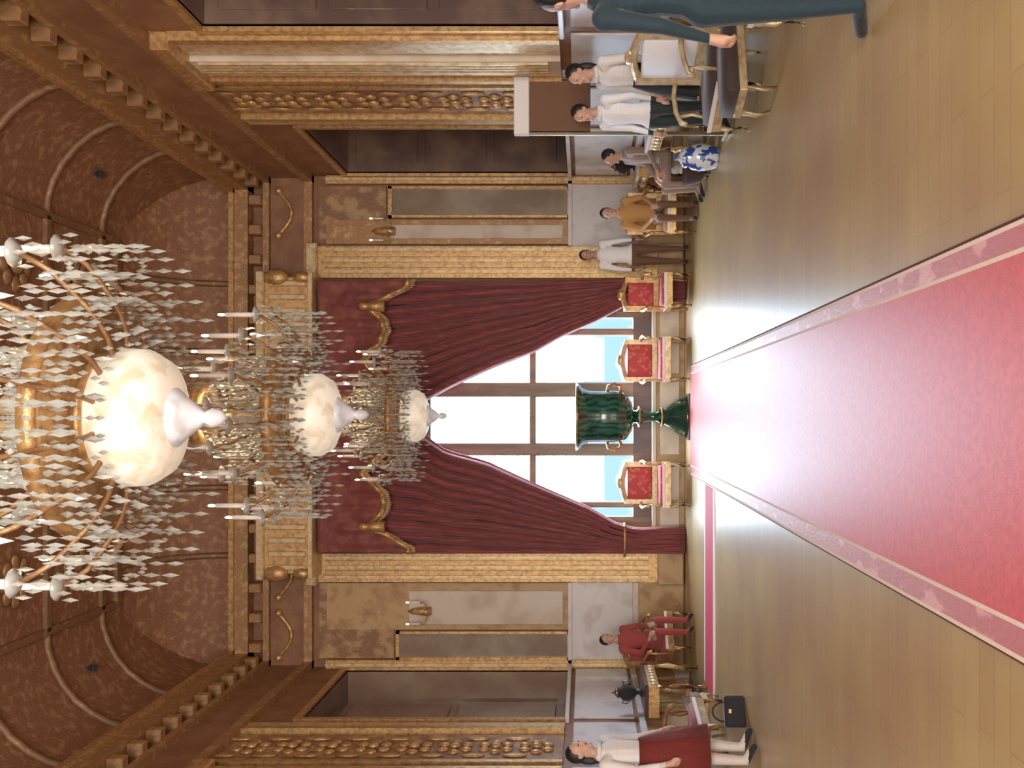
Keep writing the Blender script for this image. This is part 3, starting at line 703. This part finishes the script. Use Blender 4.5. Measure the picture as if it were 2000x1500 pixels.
# wall sconces
def sconce(label, loc, rz):
    t = thing('wall_sconce', label, 'sconce', loc, rz)
    mk('backplate', lathe([(0, 0), (.07, 0), (.08, .1), (.05, .32), (0, .4)], 12), 'gold', t, smooth=True)
    for s_ in (-1, 1):
        a = mk('arm', tube([(0, -.05, .12), (s_*.08, -.12, .05), (s_*.17, -.16, .09), (s_*.18, -.16, .16)], .012, 6), 'gold', t, smooth=True)
        mk('candle', lathe([(0, .16), (.014, .16), (.014, .34), (0, .34)], 8, off=(s_*.18, -.16, 0)), 'candle', a, smooth=True)
        mk('flame_bulb', ball(bmesh.new(), (s_*.18, -.16, .365), .014, .014, .032, 8, 6), 'glow', a, smooth=True)
sconce('gilt two candle sconce on the end wall left of the crimson curtain', (ex(1190), D - .16, ez(845)), 0)
sconce('gilt two candle sconce on the end wall right of the crimson curtain', (ex(455), D - .16, ez(775)), 0)

# ------------------------------------------------------------------ people
def body_mesh(pose):
    sit = pose == 'sit'; dz = -.34 if sit else 0
    J = {}; Rr = {}
    def a(n_, p, r): J[n_] = Vector(p); Rr[n_] = r
    a('pelvis', (0, 0, .95 + dz), (.15, .11)); a('waist', (0, 0, 1.12 + dz), (.13, .095)); a('chest', (0, .0, 1.32 + dz), (.155, .105)); a('collar', (0, .01, 1.44 + dz), (.10, .075)); a('neck', (0, .0, 1.52 + dz), (.052, .052)); a('skull', (0, -.01, 1.60 + dz), (.06, .07))
    E = [('pelvis', 'waist'), ('waist', 'chest'), ('chest', 'collar'), ('collar', 'neck'), ('neck', 'skull')]
    for s_, n_ in ((-1, 'l'), (1, 'r')):
        a('sh' + n_, (s_*.18, .01, 1.41 + dz), .062); 
        if sit:
            a('el' + n_, (s_*.24, -.02, 1.14 + dz), .043); a('wr' + n_, (s_*.13, -.25, 1.02 + dz), .028); a('pa' + n_, (s_*.09, -.32, 1.0 + dz), .034); fd = Vector((-s_*.25, -.85, -.3)).normalized()
        else:
            a('el' + n_, (s_*.235, .02, 1.12), .043); a('wr' + n_, (s_*.25, -.05, .88), .028); a('pa' + n_, (s_*.25, -.07, .80), .034); fd = Vector((0, -.15, -1)).normalized()
        E += [('chest', 'sh' + n_), ('sh' + n_, 'el' + n_), ('el' + n_, 'wr' + n_), ('wr' + n_, 'pa' + n_)]
        side = Vector((0, 1, 0)) if not sit else Vector((1, 0, 0))
        for q in range(4):
            b0 = J['pa' + n_] + side*((q - 1.5)*.021) + fd*.02; ln = (.055, .068, .062, .048)[q]
            a('fa%d%s' % (q, n_), b0, .011); a('fb%d%s' % (q, n_), b0 + fd*ln*.6, .0095); a('fc%d%s' % (q, n_), b0 + (fd*.9 + Vector((-s_*.45, 0, 0)) if not sit else fd + Vector((0, 0, -.5)))*ln, .008)
            E += [('pa' + n_, 'fa%d%s' % (q, n_)), ('fa%d%s' % (q, n_), 'fb%d%s' % (q, n_)), ('fb%d%s' % (q, n_), 'fc%d%s' % (q, n_))]
        th = J['pa' + n_] + (Vector((-s_*.01, -.045, -.01)) if not sit else Vector((-s_*.05, .0, .01)))
        a('ta' + n_, th, .012); a('tb' + n_, th + fd*.04, .0095); E += [('pa' + n_, 'ta' + n_), ('ta' + n_, 'tb' + n_)]
        a('hi' + n_, (s_*.09, -.02, .90 + dz), .095)
        if sit: a('kn' + n_, (s_*.10, -.46, .545), .060); a('an' + n_, (s_*.10, -.44, .10), .042); a('to' + n_, (s_*.11, -.60, .045), .035)
        else: a('kn' + n_, (s_*.10, -.01, .50), .062); a('an' + n_, (s_*.10, .02, .10), .042); a('to' + n_, (s_*.12, -.15, .04), .035)
        E += [('pelvis', 'hi' + n_), ('hi' + n_, 'kn' + n_), ('kn' + n_, 'an' + n_), ('an' + n_, 'to' + n_)]
    # grow tapered, rounded limbs and merge them all into one continuous surface
    bm = bmesh.new(); rad = lambda n_: Rr[n_] if isinstance(Rr[n_], tuple) else (Rr[n_], Rr[n_])
    for p, q in E:
        A, B = J[p], J[q]; ra, rb = rad(p), rad(q); k = max(4, int((B - A).length/max(min(ra[0], rb[0])*.45, .004)))
        k = min(k, 16); us, vs_ = (8, 6) if max(ra[0], rb[0]) < .02 else (12, 8)
        for i in range(k + 1):
            s = i/k; c = A.lerp(B, s); rx = ra[0]*(1 - s) + rb[0]*s; ry = ra[1]*(1 - s) + rb[1]*s
            if p == 'chest' and q[:2] == 'sh': rx, ry = .07, .065
            ball(bm, c, rx, ry, min(rx, ry) if q in ('waist', 'chest', 'collar') else rx, us, vs_)
    hz = 1.655 + dz
    ball(bm, (0, -.012, hz + .02), .076, .095, .10, 18, 12); ball(bm, (0, -.045, hz - .05), .052, .055, .06, 14, 10); ball(bm, (0, -.085, hz - .10), .024, .022, .020, 10, 8)
    ball(bm, (0, -.108, hz - .012), .012, .018, .026, 8, 8)
    for s_ in (-1, 1): ball(bm, (s_*.078, .0, hz - .005), .010, .020, .032, 8, 8)
    me = bpy.data.meshes.new('body_raw'); bm.to_mesh(me); bm.free()
    o = bpy.data.objects.new('tmp', me); COL.objects.link(o)
    md = o.modifiers.new('r', 'REMESH'); md.mode = 'VOXEL'; md.voxel_size = .0095; md.use_smooth_shade = True
    sm = o.modifiers.new('s', 'SMOOTH'); sm.factor = .5; sm.iterations = 3
    dg = bpy.context.evaluated_depsgraph_get(); out = bpy.data.meshes.new_from_object(o.evaluated_get(dg))
    bpy.data.objects.remove(o)
    # 0 skin, 1 upper clothes, 2 lower clothes, 3 shoes
    idx = []
    wrz = J['wrl']; el = J['ell']
    for f in out.polygons:
        c = f.center; z_ = c.z
        if sit:
            if z_ > 1.50 + dz: m_ = 0
            elif z_ < .085: m_ = 3
            elif (Vector((abs(c.x), c.y, c.z)) - Vector((.09, -.34, 1.0 + dz))).length < .115 and c.y < -.25 and z_ > .56: m_ = 0
            elif z_ > .66 or (c.y > -.12 and z_ > .60): m_ = 1
            else: m_ = 2
        else:
            if z_ > 1.50: m_ = 0
            elif z_ < .085: m_ = 3
            elif abs(c.x) > .195 and z_ < .87: m_ = 0
            elif z_ > .93: m_ = 1
            else: m_ = 2
        idx.append(m_)
    out.name = 'body_' + pose
    for k in range(4): out.materials.append(M['skin'])
    out.polygons.foreach_set('material_index', idx)
    return out, dz
BODY = {p: body_mesh(p) for p in ('stand', 'sit')}
def person(label, pose, loc, rz, top, bottom, shoes='black_cloth', scale=1., longhair=False, skirt=None, skirt_len=.45):
    t = thing('person', label, 'person', loc, rz); t.scale = (scale,)*3
    me, dz = BODY[pose]; b_ = link('body', me, t)
    for k, m_ in enumerate(('skin', top, bottom, shoes)): b_.material_slots[k].link = 'OBJECT'; b_.material_slots[k].material = M[m_]
    hz = 1.675 + dz
    bm = ball(bmesh.new(), (0, .012, hz + .012), .086, .099, .108, 20, 14)
    for v in bm.verts:      # face opening
        if v.co.y < -.03 and v.co.z < hz + .055: v.co.y = -.03 + (v.co.y + .03)*.15; v.co.x *= .97
    if longhair: ball(bm, (0, .06, hz - .11), .085, .05, .13, 14, 10)
    mk('hair', bm, 'hair', t, smooth=True)
    mk('eyes', ball(ball(bmesh.new(), (-.03, -.098, hz - .005), .010, .007, .007), (.03, -.098, hz - .005), .010, .007, .007), 'eyes', t, smooth=True)
    mk('mouth', ball(bmesh.new(), (0, -.100, hz - .072), .022, .008, .006), 'lips', t, smooth=True)
    if pose == 'stand': mk('collar', lathe([(.062, 1.49), (.085, 1.46), (.098, 1.455), (.072, 1.50), (.062, 1.49)], 18), top, t, smooth=True)
    if skirt and pose == 'stand':
        bm = bmesh.new(); n_ = 36; rr = []
        for zz, r in ((1.10, .145), (.95, .195), (.75, .235), (skirt_len, .29)):
            rr.append([bm.verts.new(((r + (.02*(1.1 - zz))*math.sin(i*2*PI*9/n_))*math.cos(i*2*PI/n_), (r*.85 + .02*(1.1 - zz)*math.sin(i*2*PI*9/n_))*math.sin(i*2*PI/n_), zz)) for i in range(n_)])
        for a, c in zip(rr, rr[1:]):
            for i in range(n_): bm.faces.new((a[i], a[(i+1) % n_], c[(i+1) % n_], c[i]))
        bmesh.ops.solidify(bm, geom=list(bm.faces), thickness=.01)
        mk('skirt', bm, skirt, t, smooth=True)
    return t
face_l = -PI/2; face_r = PI/2
person('tall person in navy suit seen from behind, nearest on the right side', 'stand', (at(-14, 5.5), 5.5, 0), PI + .35, 'navy_cloth', 'navy_cloth', scale=1.12)
person('dark haired person in cream jacket and dark skirt behind the white backed armchair', 'stand', (3.66, 10.15, 0), face_l + .3, 'cream_cloth', 'hose_cloth', scale=1.06, longhair=True, skirt='black_cloth')
person('dark haired person in white shirt and dark trousers standing before the display board', 'stand', (at(232, 10.75)+.05, 10.7, 0), face_l + .5, 'white_cloth', 'teal_cloth', scale=1.03)
person('seated person in taupe clothes between the bronze planter and the pale topped console', 'sit', (3.62, 13.25, 0), face_l + .1, 'taupe_cloth', 'taupe_cloth', scale=1.0)
person('seated person in ochre clothes on the ochre armchair at the far right', 'sit', (3.09, 14.51, 0), -.15, 'ochre_cloth', 'brown_cloth', scale=1.0)
person('standing person in white jacket and brown trousers between right curtain and ochre armchair', 'stand', (2.60, 15.42, 0), -.1, 'white_cloth', 'brown_cloth', scale=.99)
person('seated person in red on the crimson armchair in the far left corner', 'sit', (-3.57, 14.90, 0), .7, 'red_cloth', 'red_cloth', scale=1.0)
person('black haired person in cream jacket and red skirt at the near left edge', 'stand', (-3.36, 9.35, 0), face_r - .3, 'cream_cloth', 'hose_cloth', scale=1.05, longhair=True, skirt='red_cloth')
# bench for the taupe clothed sitter
stool('wide low bench stool with taupe cushion under the seated person by the console', (3.66, 13.25, 0), face_l + .1, 'taupe_cloth', .55, .46, .42)
